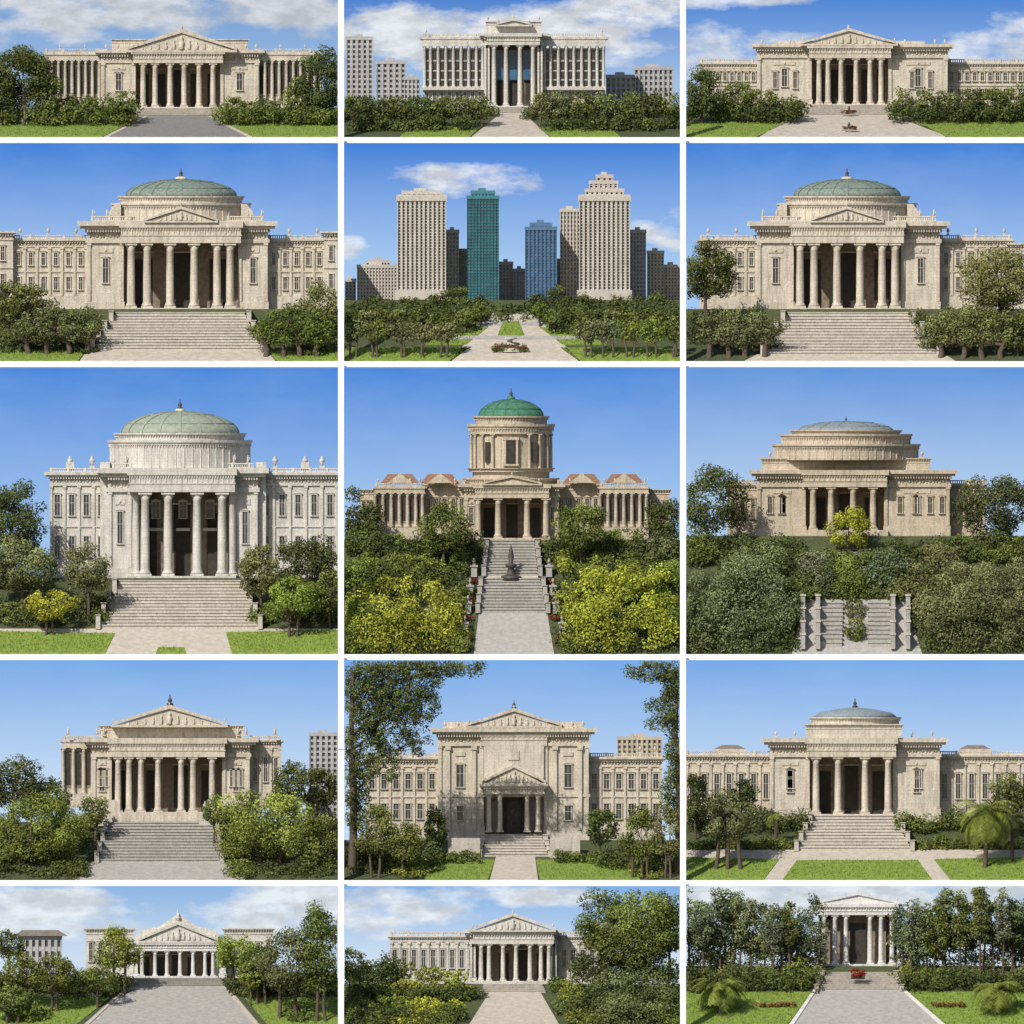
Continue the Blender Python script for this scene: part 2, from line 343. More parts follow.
# ---------------- foliage
DK=(.088,.108,.032); MD=(.14,.168,.040); YG=(.34,.36,.045); OL=(.18,.195,.078); BL=(.185,.215,.105); FR=(.21,.25,.048)
def leaves(p,cl,col,size=1.9,dens=1.5,flat=.0):
    out=[];tint=[]
    for (x,d,y,r,tn) in cl:
        d=min(d,p.depth(y+r*.25)-1) if y<p.yb else 1
        d=max(d,-1)
        n=int(max(12,dens*math.pi*r*r/(size*size)*1.4))
        v=rng.normal(size=(n,3)); v/=np.linalg.norm(v,axis=1)[:,None]
        rad=r*rng.uniform(.35,1.15,n)**.6
        c=np.array([x,d,-y])+v*rad[:,None]*[1.1,1.,.85]
        nn=v*1.0+rng.normal(size=(n,3))*.5+[0,-.15,.25]; nn/=np.linalg.norm(nn,axis=1)[:,None]
        a=np.cross(nn,rng.normal(size=(n,3))); a/=np.linalg.norm(a,axis=1)[:,None]; bb=np.cross(nn,a)
        s=size*rng.uniform(.5,1.25,n)[:,None]
        q=np.stack([c-a*s*.75,c-bb*s*.42,c+a*s*.75,c+bb*s*.42],1)
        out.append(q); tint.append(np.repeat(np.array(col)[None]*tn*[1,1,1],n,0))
    q=np.concatenate(out); tint=np.concatenate(tint)
    gy=p.yb-(p.yb-p.base)*np.clip(q[:,:,1]/DR,0,1)
    ok=(q[:,:,0].min(1)>p.x0+.3)&(q[:,:,0].max(1)<p.x1-.3)&(q[:,:,1].min(1)>-8)&(q[:,:,1].max(1)<DB-4)&((-q[:,:,2]).max(1)<p.yb-.5)&((-q[:,:,2]).min(1)>p.yt+.3)&((-q[:,:,2]<gy).all(1))
    return q[ok],tint[ok]
def plant(name,p,q,tint,wood=None):
    q=q.copy(); q[:,:,1]+=p.off; q[:,:,2]+=1024; V=q.reshape(-1,3); n=len(q)
    wv=np.array(wood.v) if wood and wood.v else np.zeros((0,3)); nv=len(V)
    A=np.concatenate([V,wv]) if len(wv) else V
    o0=np.array([A[:,0].mean(),A[:,1].mean(),A[:,2].min()]); A=(A-o0)*S
    me=bpy.data.meshes.new(name); wf=[[i+nv for i in f] for f in (wood.f if wood else [])]
    loops=np.concatenate([np.arange(nv)]+[np.array(f) for f in wf]).astype(np.int32)
    tot=np.array([4]*n+[len(f) for f in wf],dtype=np.int32); st=np.concatenate([[0],np.cumsum(tot)[:-1]]).astype(np.int32)
    me.vertices.add(len(A)); me.vertices.foreach_set('co',A.astype(np.float32).ravel())
    me.loops.add(len(loops)); me.loops.foreach_set('vertex_index',loops)
    me.polygons.add(len(tot)); me.polygons.foreach_set('loop_start',st); me.polygons.foreach_set('loop_total',tot)
    me.materials.append(MATS['foliage']); me.materials.append(MATS['bark'])
    me.polygons.foreach_set('material_index',np.array([0]*n+[1]*len(wf),dtype=np.int32))
    me.update(calc_edges=True)
    at=me.color_attributes.new('tint','FLOAT_COLOR','POINT'); c=np.ones((len(A),4),dtype=np.float32); c[:nv,:3]=np.repeat(tint,4,0); at.data.foreach_set('color',c.ravel())
    o=bpy.data.objects.new(name,me); o.location=tuple(o0*S); scn.collection.objects.link(o); return o
def limb(b,p0,p1,r0,r1,seg=6):
    a=np.array(p0,float);c=np.array(p1,float);n=(c-a)/max(1e-6,np.linalg.norm(c-a)); u=np.cross(n,[0,1,.1]); u/=np.linalg.norm(u); w=np.cross(n,u)
    vs=[]
    for P0,r in ((a,r0),((a+c)/2+rng.normal(size=3)*r0*.4,(r0+r1)/2),(c,r1)):
        for i in range(seg):
            t=2*math.pi*i/seg; q=P0+u*r*math.cos(t)+w*r*math.sin(t); vs.append((q[0],q[1]+b.p.off,q[2]+1024))
    b.add(vs,[(j*seg+i,j*seg+(i+1)%seg,(j+1)*seg+(i+1)%seg,(j+1)*seg+i) for j in range(2) for i in range(seg)],'bark')
def tree(p,cx,cy,rx,ry,yb=None,col=MD,name='broadleaf_tree',size=1.9,dens=1.5,sparse=1.,d=None,trunk=True,crf=.3,shape='round',ntr=1):
    if yb is None: yb=cy+ry
    if d is None: d=max(p.depth(yb),8)
    rx*=1.08; ry*=1.06
    col=tuple(np.array(col)*rng.uniform(.88,1.12)*np.array([rng.uniform(.92,1.1),1,rng.uniform(.85,1.15)]))
    g=p.gy(d); rd=min(rx*.85,max(d-2,8)); cl=[]; r0=min(rx,ry)*crf
    r0=min(r0,11)
    K=int(max(16,rx*ry/(r0*r0)*(2.9 if trunk else 3.4)*sparse))
    for i in range(K):
        if trunk:
            v=rng.normal(size=3); v/=np.linalg.norm(v); f=rng.uniform(.3,1)**.42
            f*=rng.uniform(.88,1.1)
            hx=1
            x=cx+v[0]*f*(rx-r0*.7)*hx; z=cy-v[2]*f*(ry-r0*.6); dd=d+v[1]*f*(rd-r0*.5)*hx
            if z>cy+ry*.55: z-=ry*.2
            top_light=v[2]
        else:
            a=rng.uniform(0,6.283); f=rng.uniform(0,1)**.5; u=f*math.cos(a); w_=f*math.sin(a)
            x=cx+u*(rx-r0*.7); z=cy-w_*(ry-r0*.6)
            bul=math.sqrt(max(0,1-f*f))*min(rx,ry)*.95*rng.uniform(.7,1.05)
            dd=min(p.depth(min(z+ry*.25,p.yb)),max(d,p.depth(cy)))-1-bul; top_light=w_*.8
        cl.append((x,dd,z,r0*rng.uniform(.55,1.2),rng.uniform(.62,1.38)*(1+.15*top_light)))  # upper clumps tinted lighter, lower ones darker: light from above put into leaf colour
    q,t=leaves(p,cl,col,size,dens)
    w=None
    if trunk:
        w=MB(p); tr=max(1.1,rx*.05)
        for k in range(ntr):
            xb=cx+(k-(ntr-1)/2)*rx*.35+rng.normal()*1
            top=(cx+(xb-cx)*1.4+rng.normal()*1.5,d,-(cy+ry*.1)); mid=(xb+rng.normal()*1.2,d,-(cy+ry*.65))
            limb(w,(xb,d,-g-1),mid,tr*1.2,tr*.9); limb(w,mid,top,tr*.9,tr*.5)
            for c in random.sample(cl,min(5,len(cl))):
                limb(w,mid,(c[0],c[1],-c[2]),tr*.5,tr*.15,5)
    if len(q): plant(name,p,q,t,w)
def bush(p,cx,cy,rx,ry,col=MD,**k):
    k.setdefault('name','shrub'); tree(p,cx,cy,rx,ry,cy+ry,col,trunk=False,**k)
def mass(p,x0,x1,yt,yb,col=MD,name='hedge',d=None,bump=.25,r=None,size=2.1,dens=1.3,dd=12,cov=1.4):
    H=yb-yt; r=r or max(3,min(9,H*.3)); cl=[]
    if d is None: d=max(p.depth(yb),10)
    n=int((x1-x0)*H/(r*r)*cov)+6
    ph=rng.uniform(0,6,3)
    for i in range(n):
        x=rng.uniform(x0,x1); top=yt+H*bump*(1+.6*math.sin(x*.13+ph[0])+.4*math.sin(x*.31+ph[1]))*.8
        y=rng.uniform(top+r*.6,yb-r*.3) if yb-top>r else yb-r*.5
        f=(y-top)/max(1,yb-top)
        cl.append((x,d+rng.uniform(-dd,dd*.6)-f*4,y,r*rng.uniform(.7,1.2),rng.uniform(.6,1.35)))
    q,t=leaves(p,cl,col,size,dens)
    if len(q): plant(name,p,q,t)
def palm(p,cx,cy,r,yb,col=FR,nf=26,name='palm_tree',tr=1.8,low=-.3):
    d=max(p.depth(yb),r*.7); g=p.gy(d); Q=[];T=[]
    for k in range(nf):
        a=2*math.pi*k/nf*2.39+rng.normal()*.2; el=rng.uniform(low,1.2); L=r*rng.uniform(.85,1.1); pos=np.array([cx,d,-cy]); tn=rng.uniform(.7,1.35)
        e=el; ns=10
        for j in range(ns):
            dr=np.array([math.cos(a)*math.cos(e),math.sin(a)*math.cos(e)*.8,math.sin(e)]); npz=pos+dr*L/ns; side=np.cross(dr,[0,0,1]); side/=np.linalg.norm(side)+1e-6
            wl=L*.2*math.sin(math.pi*(j+1.2)/(ns+2))+.8
            for sg in (-1,1):
                for h in (0,.33,.66):
                    b0=pos+(npz-pos)*h; tip=b0+side*sg*wl*rng.uniform(.8,1.1)+dr*wl*.5+[0,0,-wl*.35]; th=(npz-pos)*.16
                    Q.append([b0-th*.4,b0+th,tip,tip-th*.1]); T.append(np.array(col)*tn)
            pos=npz; e-=.19
    q=np.array(Q); T=np.array(T)
    gy=p.yb-(p.yb-p.base)*np.clip(q[:,:,1]/DR,0,1)
    ok=(q[:,:,0].min(1)>p.x0+.3)&(q[:,:,0].max(1)<p.x1-.3)&(q[:,:,1].min(1)>-8)&((-q[:,:,2]).max(1)<p.yb-.5)&((-q[:,:,2]<gy).all(1))
    w=MB(p); limb(w,(cx,d,-g-1),(cx+rng.normal(),d,-cy),tr*1.15,tr*.8,8)
    plant(name,p,q[ok],T[ok],w)
def far(p,x0,x1,yt,yb,m,n=4,name='distant_building',d=300,fl=6):
    b=MB(p); tower(b,x0,x1,yt,yb,d,d+20,m,n,fl); b.make(name)
def tower(b,x0,x1,yt,yb,d0,d1,m,nr,nf,glass='window_glass',rp=1.6,rw=.5,sp=.45,spd=.5):
    b.box(x0+.5,x1-.5,yt+1,yb,d0+rp,d1-rp,glass); w=(x1-x0)/nr; h=(yb-yt)/nf
    for i in range(nr+1):
        x=x0+w*i; rr=w*rw/2; b.box(max(x-rr,x0),min(x+rr,x1),yt+.5,yb,d0,d0+rp+.5,m)
        b.box(max(x-rr,x0)+.05,min(x+rr,x1)-.05,yt+.6,yb,d1-rp-.5,d1,m)
    ns=max(2,int((d1-d0)/w))
    for i in range(ns+1):
        y=d0+rp*.7+(d1-d0-rp*1.4)*i/ns
        for xx in (x0,x1-.7): b.box(xx+.02,xx+.68,yt+.55,yb,y-w*rw/2,y+w*rw/2,m)
    for j in range(nf+1):
        y=yt+h*j; b.box(x0+.15,x1-.15,y+.1,y+h*sp,d0+rp*spd,d1-rp*spd,m)
    b.box(x0-.4,x1+.4,yt-1.5,yt+2,d0-.4,d1+.4,m)
    if x1-x0>10: b.box(x0+(x1-x0)*.3,x0+(x1-x0)*.62,yt-4,yt-1.5,d0+6,d1-5,m)

# ================= ROW 1
p=Panel(1,1,108)
plot(p,((110,155,212),(160,190,226)),[(.2,1.0,.8,.42),(.85,1.0,.6,.35)],1,(222,225,229),amt=.9)
b=MB(p); M='limestone_warm'
wing(b,45,106,53,107,180,230,9,'col',M); wing(b,258,322,53,107,180,230,9,'col',M)
block(b,101,259,136,220,50,63,107,172,240,[143,155,170,184,199,213],2.8,M,doors=5)
b.ped(128,235,30,50,160,215,M); b.box(112,248,42,50,180,235,M); b.cornice(112,248,39,4,180,235,M,False); b.finial(182,29,5,165,M)
for x in (106,118,246,256): b.urn(x,50,6,174,M)
for x in (60,85,280,305): b.statue(x,49,5,184,M)
b.make('museum_building')
stairs(p,138,218,108,132,224,116,4,cheek=False)
gpoly(p,[(110,137),(246,137),(206,116),(150,116)],'asphalt','road'); gpoly(p,[(104,137),(109.5,137),(149,116),(146,116)],'paving','pavement'); gpoly(p,[(246.5,137),(252,137),(210,116),(207,116)],'paving','pavement')
gpoly(p,[(-8,137),(103,137),(130,123),(-8,123)],'grass','lawn'); gpoly(p,[(253,137),(338,137),(338,123),(225,123)],'grass','lawn')
mass(p,-8,138,96,124,MD,d=70); mass(p,218,338,98,123,MD,d=70)
tree(p,22,80,34,36,126,DK,sparse=1.8); tree(p,0,88,20,38,126,DK,sparse=1.3); tree(p,45,96,20,24,125,MD,sparse=1.4); tree(p,122,106,17,19,124,MD); tree(p,322,84,28,36,122,DK,sparse=1.8); tree(p,300,98,18,20,122,MD,sparse=1.3); tree(p,70,107,18,14,124,DK); tree(p,92,108,14,13,124,MD); tree(p,235,108,16,13,122,MD);tree(p,265,108,18,13,122,DK)

p=Panel(1,2,108)
plot(p,((72,128,208),(160,192,230)),[(.5,.68,.5,.32),(.9,.85,.35,.2),(.15,.7,.3,.3)],2,(238,242,247),amt=.95)
far(p,346,373,38,108,'far_concrete',5,'apartment_tower',290,14); far(p,376,406,62,108,'far_concrete',5,'apartment_block',280,9); far(p,404,420,78,108,'far_concrete',4,'apartment_block',270,6)
far(p,606,636,76,108,'far_concrete',6,'apartment_block',280,6); far(p,634,673,68,108,'far_concrete',8,'apartment_block',290,7)
b=MB(p); M='limestone_pale'
for (a,c) in ((423,484),(543,605)):
    b.box(a,c,48,108,182,250,M); b.cornice(a,c,37,9,182,250,M); b.bal(a,c,34,37,184,M)
    n=8; w=(c-a)/n
    for i in range(n):
        x=a+w*(i+.5); b.box(x-w*.26,x+w*.26,50,86,181.6,182.1,'window_glass'); 
        for yy in (60,70,79): b.box(x-w*.3,x+w*.3,yy,yy+1.6,181,181.7,'stair_grey')
        b.win(x,92,2.6,9,182,M,False)
    for i in range(n+1): b.col(min(max(a+w*i,a+1.5),c-1.5),46,87,1.5,179.5,M)
    b.box(a-1,c+1,87,90,175,182,M); b.box(a-.5,c+.5,40,46,177,181.9,M)
block(b,484,543,490,537,33,45,106,170,250,[494,506,520,533],2.4,M,doors=3,rec=20,proj=8)
for x in (500,513,527): b.box(x-4,x+4,50,80,186,189.4,'blue_glass')
b.box(486,541,24,33,176,245,M); b.cornice(486,541,21,4,176,245,M,False); b.ped(497,530,19,25,170,200,M,False); b.finial(513,19,5,175,M)
for x in (488,539,426,602): b.urn(x,21 if x in(488,539) else 34,5,178,M)
b.make('government_building')
stairs(p,496,531,107,494,533,113,3,cheek=False)
gpoly(p,[(472,137),(549,137),(523,113),(502,113)],'paving','path'); gpoly(p,[(400,137),(470,137),(480,128),(410,128)],'grass','lawn'); gpoly(p,[(551,137),(620,137),(610,128),(540,128)],'grass','lawn')
mass(p,345,494,94,120,DK,d=110); mass(p,528,680,94,120,DK,d=110); mass(p,345,478,108,132,DK,d=45); mass(p,547,680,106,132,DK,d=45)
for x,r in ((352,16),(372,17),(395,15),(418,16),(440,14),(462,14),(482,12)): tree(p,x,107,r,13,128,random.choice([DK,MD,OL]),sparse=1.2)
for x,r in ((540,12),(560,14),(582,16),(606,15),(630,16),(652,16),(672,17)): tree(p,x,105,r,15,128,random.choice([DK,MD,OL]),sparse=1.2)

p=Panel(1,3,106)
plot(p,((76,132,212),(150,186,232)),[(.05,.45,.35,.3),(.97,.55,.35,.28),(.2,1.,.3,.12)],3,(232,238,245),amt=.85)
b=MB(p); M='limestone_warm'
wing(b,700,757,63,106,190,240,8,'win',M,2); wing(b,948,1032,63,106,190,240,11,'win',M,2)
block(b,757,948,812,888,44,58,104,172,240,[819,828,841,856,870,881],2.7,M,doors=5)
b.ped(802,896,29,44,160,215,M); b.box(775,925,41,44,180,235,M); b.finial(848,29,5,165,M)
for x in (762,790,905,935,945): b.urn(x,45,6,174,M)
for x in (775,795,912,930): b.win(x,72,3.4,16,172,M)
b.make('museum_building')
stairs(p,812,886,105,800,898,115,5,cheek=True)
gpoly(p,[(760,137),(945,137),(905,115),(795,115)],'paving','plaza')
gpoly(p,[(686,137),(757,137),(790,122),(686,122)],'grass','lawn'); gpoly(p,[(948,137),(1032,137),(1032,121),(905,121)],'grass','lawn')
b=MB(p)
for y in (114,130): b.box(842,856,y-2.5,y,p.depth(y)-6,p.depth(y)-1,'stair_grey'); b.urn(849,y-2,6,p.depth(y)-4,'bronze')
b.make('stone_flower_planter')
for y in (112,128): mass(p,842,856,y-3,y+1,(.16,.05,.035),'red_flowers',d=p.depth(y+3)-8,r=1.6,size=1.1,dd=2)
mass(p,686,806,96,119,DK,d=75); mass(p,890,1032,98,120,DK,d=75); tree(p,704,93,24,26,124,DK,sparse=1.6); tree(p,735,98,20,20,122,MD,sparse=1.3); tree(p,762,102,18,16,122,MD); tree(p,788,107,16,12,121,MD)
for x,r in ((903,12),(925,15),(948,16),(972,17),(994,18),(1016,22)): tree(p,x,106-r*.3,r,15,122,random.choice([MD,DK,OL]),sparse=1.2)

# ================= ROW 2
SK2=((66,130,218),(165,200,240))
def domebuilding(p,cx,X0,X1,wl,wr,M,cols,xa,xb,yd,dc='copper_green',rd=56):
    b=MB(p)
    for (a,c) in (wl,wr): wing(b,a,c,239,302,192,245,max(3,int((c-a)/11)),'pil',M,2)
    block(b,X0,X1,xa,xb,221,243,308,178,262,cols,4.0,M,doors=3,rec=40,proj=16)
    D=232
    b.bal(X0+4,X1-4,216,221,182,M)
    b.drum(cx,D,68,203,222,M,4,0); b.drum(cx,D,61,196,204,M,3); b.dome(cx,196,yd,rd,D,dc,22)
    b.lathe(cx,D,[(6,yd+2),(6,yd-1.5),(3,yd-2.5)],M,12); b.finial(cx,yd-1,10,D,'bronze')
    b.ped(cx-35,cx+35,207,221,160,200,M)
    for x in (X0+6,X0+20,X1-20,X1-6): b.statue(x,217,8,184,M)
    for sg in (-1,1): b.prism([(cx+sg*72,221),(cx+sg*72,212),(cx+sg*66,204),(cx+sg*60,204),(cx+sg*60,221)],190,214,M)
    for k in range(3): 
        b.urn(wl[0]+8+k*28,235,7,196,M); b.urn(wr[1]-8-k*28,235,7,196,M)
    b.make('domed_museum_building')
p=Panel(2,1,309); plot(p,SK2,None,4)
domebuilding(p,181,87,268,(12,87),(268,325),'limestone_warm',[131,147,170,194,217,230],124,238,179)
b=MB(p); wing(b,-8,13,231,302,184,245,1,'win','limestone_warm',2,False); wing(b,324,338,231,302,184,245,1,'win','limestone_warm',2,False); b.make('museum_pavilion')
stairs(p,117,244,312,92,262,350,13); gpoly(p,[(80,361),(275,361),(266,350),(88,350)],'paving','path'); gpoly(p,[(-8,361),(78,361),(86,351),(-8,351)],'grass','lawn'); gpoly(p,[(277,361),(338,361),(338,352),(268,352)],'grass','lawn')
mass(p,-8,104,305,345,DK,d=110); mass(p,252,338,310,345,DK,d=110); tree(p,20,303,34,22,345,MD,ntr=2,sparse=1.3); tree(p,58,327,50,22,354,OL,ntr=4,sparse=1.3); tree(p,8,300,24,20,340,DK); tree(p,322,304,24,24,340,OL,sparse=1.3); tree(p,292,327,46,24,357,MD,ntr=4,sparse=1.3); bush(p,12,342,24,10,DK); bush(p,85,345,18,8,DK); bush(p,315,345,22,10,DK)

p=Panel(2,2,300); plot(p,SK2,[(.36,.8,.2,.12),(.97,.5,.13,.15),(.0,.4,.1,.08)],5,(236,240,246))
def sky_tower(name,x0,x1,yt,yb,d,m,nr,nf,glass='window_glass',top=None,rw=.5,sp=.45,dep=36,spd=.5,ped=None):
    b=MB(p); tower(b,x0,x1,yt,yb,d,d+dep,m,nr,nf,glass,rw=rw,sp=sp,spd=spd)
    if top:
        for (a,c,y0,y1) in top: tower(b,a,c,y0,y1,d+3,d+dep-3,m,max(3,int(nr*(c-a)/(x1-x0))),3,glass,rw=.6)
    if ped: b.box(x0-2,x1+2,yb-ped,yb,d-3,d+dep,m); b.box(x0-.8,x1+.8,yt,yt+5,d-.9,d+dep+.8,m)
    b.make(name)
sky_tower('skyscraper',397,446,196,304,215,'concrete_tower',11,36,top=[(402,441,192,196)],rw=.5,sp=.28,spd=.97,ped=14)
sky_tower('glass_skyscraper',467,499,197,304,225,'teal_metal',10,34,'teal_glass',top=[(471,495,192,197)],rw=.1,sp=.16)
sky_tower('glass_skyscraper',525,557,228,304,225,'blue_metal',8,22,'blue_glass',top=[(530,552,224,228)],rw=.3,sp=.12)
sky_tower('skyscraper',579,630,196,304,215,'concrete_tower',11,36,top=[(585,624,190,196),(589,618,182,190),(596,613,176,182)],rw=.5,sp=.28,spd=.97,ped=14)
sky_tower('office_tower',560,580,210,304,260,'concrete_tower',6,22,spd=.9); sky_tower('office_tower',630,646,231,304,255,'far_concrete',5,18); sky_tower('office_tower',446,459,231,304,255,'concrete_tower',4,18)
for a,c,y in ((357,397,266),(366,390,261),(458,468,250),(499,513,263),(513,526,270),(557,562,260),(647,664,252),(662,680,266),(345,356,280)): sky_tower('apartment_block',a,c,y,304,280+rng.uniform(0,15),'concrete_tower' if rng.random()<.6 else 'far_concrete',max(3,int((c-a)/3)),int((304-y)/3.4),dep=18)
gpoly(p,[(450,361),(580,361),(530,312),(494,312)],'paving','plaza'); gpoly(p,[(345,361),(452,361),(470,348),(345,348)],'grass','lawn'); gpoly(p,[(578,361),(680,361),(680,348),(560,348)],'grass','lawn')
gpoly(p,[(425,345),(466,345),(488,328),(455,328)],'grass','lawn',1); gpoly(p,[(562,345),(606,345),(572,328),(540,328)],'grass','lawn',1)
gpoly(p,[(440,340),(590,340),(588,337),(442,337)],'paving_grey','path',1.3);gpoly(p,[(470,326),(560,326),(558,323),(472,323)],'paving_grey','path',1.3)
gpoly(p,[(498,336),(524,336),(519,323),(503,323)],'grass','lawn',1.6)
b=MB(p); d=p.depth(352)
b.lathe(510,d+14,[(20,352),(20,348),(18.5,348),(18.5,349.5)],'stair_stone',28,False); b.lathe(510,d+14,[(9,349.5),(8,345),(3,343),(2.5,340),(7,339),(6,337.5)],'stair_stone',16); b.make('plaza_fountain')
mass(p,494,526,342,349,(.18,.085,.045),'flower_bed',d=d+2,r=2.2,size=1.3,dd=4); mass(p,492,528,345,351,MD,'flower_bed',d=d,r=2,size=1.3,dd=3)
mass(p,345,508,294,322,DK,'distant_trees',d=150); mass(p,516,680,293,322,DK,'distant_trees',d=150); mass(p,496,528,300,316,DK,'distant_trees',d=158,r=4); mass(p,345,474,318,336,DK,d=95);mass(p,552,680,318,336,DK,d=95)
for x,y,rr in ((455,286,14),(440,292,12),(560,287,14),(580,293,12),(535,296,10),(480,296,10),(655,292,14),(370,296,14),(410,297,12),(615,296,13)): tree(p,x,y+10,rr,13,312,random.choice([DK,MD]),d=150)
for i in range(8): x=352+i*16.5; tree(p,x,320+rng.uniform(-3,4),13,11,336+i%2*2,random.choice([MD,DK,OL]),d=100)
for i in range(8): x=564+i*15.5; tree(p,x,319+rng.uniform(-3,4),13,11,336,random.choice([MD,DK,OL]),d=100)
for x in (352,376,402,424,445): tree(p,x,332,15,13,358,random.choice([MD,OL,FR]),ntr=2)
for x in (588,608,630,652,674): tree(p,x,331,15,14,358,random.choice([MD,OL,FR]),ntr=2)
for x,y in ((466,318),(480,312),(552,318),(540,311)): tree(p,x,y,10,10,y+16,MD)

p=Panel(2,3,309); plot(p,SK2,None,6)
domebuilding(p,847,757,940,(700,757),(940,1012),'limestone_warm',[800,814,837,860,882,895],794,901,179,rd=54)
b=MB(p); wing(b,1010,1032,243,302,184,245,1,'win','limestone_warm',2,False); b.make('museum_pavilion')
stairs(p,789,907,312,762,940,355,14); gpoly(p,[(745,361),(955,361),(945,355),(757,355)],'paving','path'); 
mass(p,686,776,302,348,DK,d=110); mass(p,920,1032,304,350,DK,d=110); tree(p,707,274,32,36,322,DK,sparse=1.6); tree(p,737,328,49,23,357,OL,ntr=4,sparse=1.3); tree(p,998,284,40,38,345,OL,sparse=1.5); tree(p,972,328,52,25,358,OL,ntr=4,sparse=1.3); tree(p,1020,335,20,24,356,MD)

# ================= ROW 3
SK3=((74,136,220),(158,195,238))
p=Panel(3,1,578); plot(p,SK3,None,7); M='limestone_pale'; b=MB(p)
for (a,c) in ((50,108),(258,338)):
    wing(b,a,c,472,578,196,262,max(3,int((c-a)/14)),'pil',M,2,ww=5)
block(b,108,258,132,232,468,492,576,180,272,[145,168,197,222],4.5,M,doors=3,rec=42,proj=18)
for x in (136,232): b.col(x,492,576,4,176,M)
for x in (156,183,210):
    b.win(x,502,7,16,220,M,True); b.box(x-7,x+7,528,531,212,222,M)
D=236; b.bal(112,254,463,468,186,M); b.drum(180,D,70,440,470,M,5); b.drum(180,D,64,433,441,M,3); b.dome(180,434,411,60,D,'copper_pale',18); b.lathe(180,D,[(5,413),(5,409.5),(3,408.5)],M,12); b.finial(180,410,11,D,'bronze')
for x in (70,92,275,305,322): b.urn(x,468,12,200,M)
for x in (70,305): b.box(x-4,x+4,462,472,198,206,M)
for x in (114,126,234,248): b.statue(x,464,9,188,M)
b.box(100,110,462,578,186,262,M); b.box(256,266,462,578,186,262,M)
b.make('domed_museum_building')
stairs(p,120,240,580,98,260,628,15)
gpoly(p,[(-8,654),(338,654),(338,629),(-8,629)],'paving','path',.4); gpoly(p,[(-8,654),(105,654),(115,634),(-8,632)],'grass','lawn',1.); gpoly(p,[(232,654),(338,654),(338,631),(226,633)],'grass','lawn',1.); gpoly(p,[(156,654),(186,654),(184,648),(158,648)],'grass','lawn',1.)
tree(p,12,520,38,38,590,DK,d=150,sparse=1.6); mass(p,-8,50,530,590,DK,'distant_trees',d=150); mass(p,-8,106,586,626,DK,d=90); mass(p,254,338,592,624,DK,d=90)
tree(p,20,566,34,32,612,OL,sparse=1.5); tree(p,88,570,25,30,612,OL,d=70,sparse=1.5); tree(p,50,606,25,20,636,YG,ntr=2,sparse=1.2); tree(p,262,572,25,30,612,OL,sparse=1.5); tree(p,306,568,36,34,618,DK,d=70,sparse=1.5); tree(p,293,600,28,25,638,FR,ntr=2,sparse=1.2); tree(p,330,590,16,28,630,MD); bush(p,100,614,12,8,MD); bush(p,10,613,20,12,MD); bush(p,262,616,14,9,MD)

p=Panel(3,2,540); plot(p,SK3,None,8); M='limestone_tan'; b=MB(p)
wing(b,375,424,487,532,186,245,6,'col',M); wing(b,600,648,487,532,186,245,6,'col',M)
wing(b,424,466,484,532,200,245,5,'win',M,1); wing(b,557,600,484,532,200,245,5,'win',M,1)
wing(b,360,376,489,530,205,240,2,'win',M,1,False); wing(b,647,670,489,530,205,240,2,'win',M,1,False)
for x in (400,440,582,624): b.prism([(x-20,484),(x+20,484),(x+12,474),(x-12,474)],200,235,'terracotta'); b.prism([(x-13,483),(x+13,483),(x,473)],186,196,M)
for x in (378,410,420,455,570,605,615,645): b.urn(x,483,5,196,M)
block(b,464,559,478,546,484,498,538,176,250,[478,498,527,546],3.1,M,doors=3,rec=30,proj=14)
b.ped(484,540,476,484,160,200,M,False)
D=222; b.drum(511,D,46,478,486,M,3); b.drum(511,D,38.5,424,480,M,6,1)
for k in range(20):
    a=2*math.pi*(k+.5)/20
    if k in(14,15) : continue
    b.col(511+40.5*math.cos(a),434,470,1.6,D+40.5*math.sin(a),M)
b.drum(511,D,41.5,424,434,M,5); b.drum(511,D,42,468,472,M,1); b.drum(511,D,36,416,425,M,3)
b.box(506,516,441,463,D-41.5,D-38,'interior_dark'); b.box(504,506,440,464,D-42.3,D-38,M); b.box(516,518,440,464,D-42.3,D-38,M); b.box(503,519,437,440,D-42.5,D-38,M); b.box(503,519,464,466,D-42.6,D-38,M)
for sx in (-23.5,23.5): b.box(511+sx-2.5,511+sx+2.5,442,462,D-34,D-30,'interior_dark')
b.dome(511,417,399,33,D,'copper_bright',16); b.lathe(511,D,[(4,401),(4,397),(2,396)],'copper_bright',10); b.finial(511,398,10,D,'bronze'); b.make('domed_museum_building')
stairs(p,490,534,540,486,538,575,12,'stair_grey'); stairs(p,484,540,578,480,546,612,11,'stair_grey'); 
gpoly(p,[(474,654),(554,654),(547,612),(479,612)],'paving_grey','path'); gpoly(p,[(486,578),(538,578),(538,574),(486,574)],'paving','path')
b=MB(p); dd=p.depth(575)-6; b.lathe(511,dd,[(10,580),(10,576),(8,576),(4,574),(3,568),(6,566),(5,564),(2,563),(3,556),(2,551),(.4,545)],'bronze',14); b.make('bronze_fountain')
for x,y in ((474,575),(549,575),(468,612),(556,612),(470,595),(553,595),(465,632),(562,632)):
    b=MB(p); d=p.depth(y)-6; b.box(x-3,x+3,y-8,y+2,d,d+8,'stair_grey'); b.box(x-4,x+4,y-10,y-8,d-1,d+9,'stair_grey'); b.urn(x,y-10,7,d+4,'stair_grey'); b.make('stone_pedestal')
    mass(p,x-6,x+6,y+2,y+7,(.22,.07,.04),'red_flowers',d=d-4,r=2,size=1.3,dd=3)
mass(p,345,376,485,545,DK,'distant_trees',d=170,dd=8); mass(p,650,680,485,545,DK,'distant_trees',d=170,dd=8)
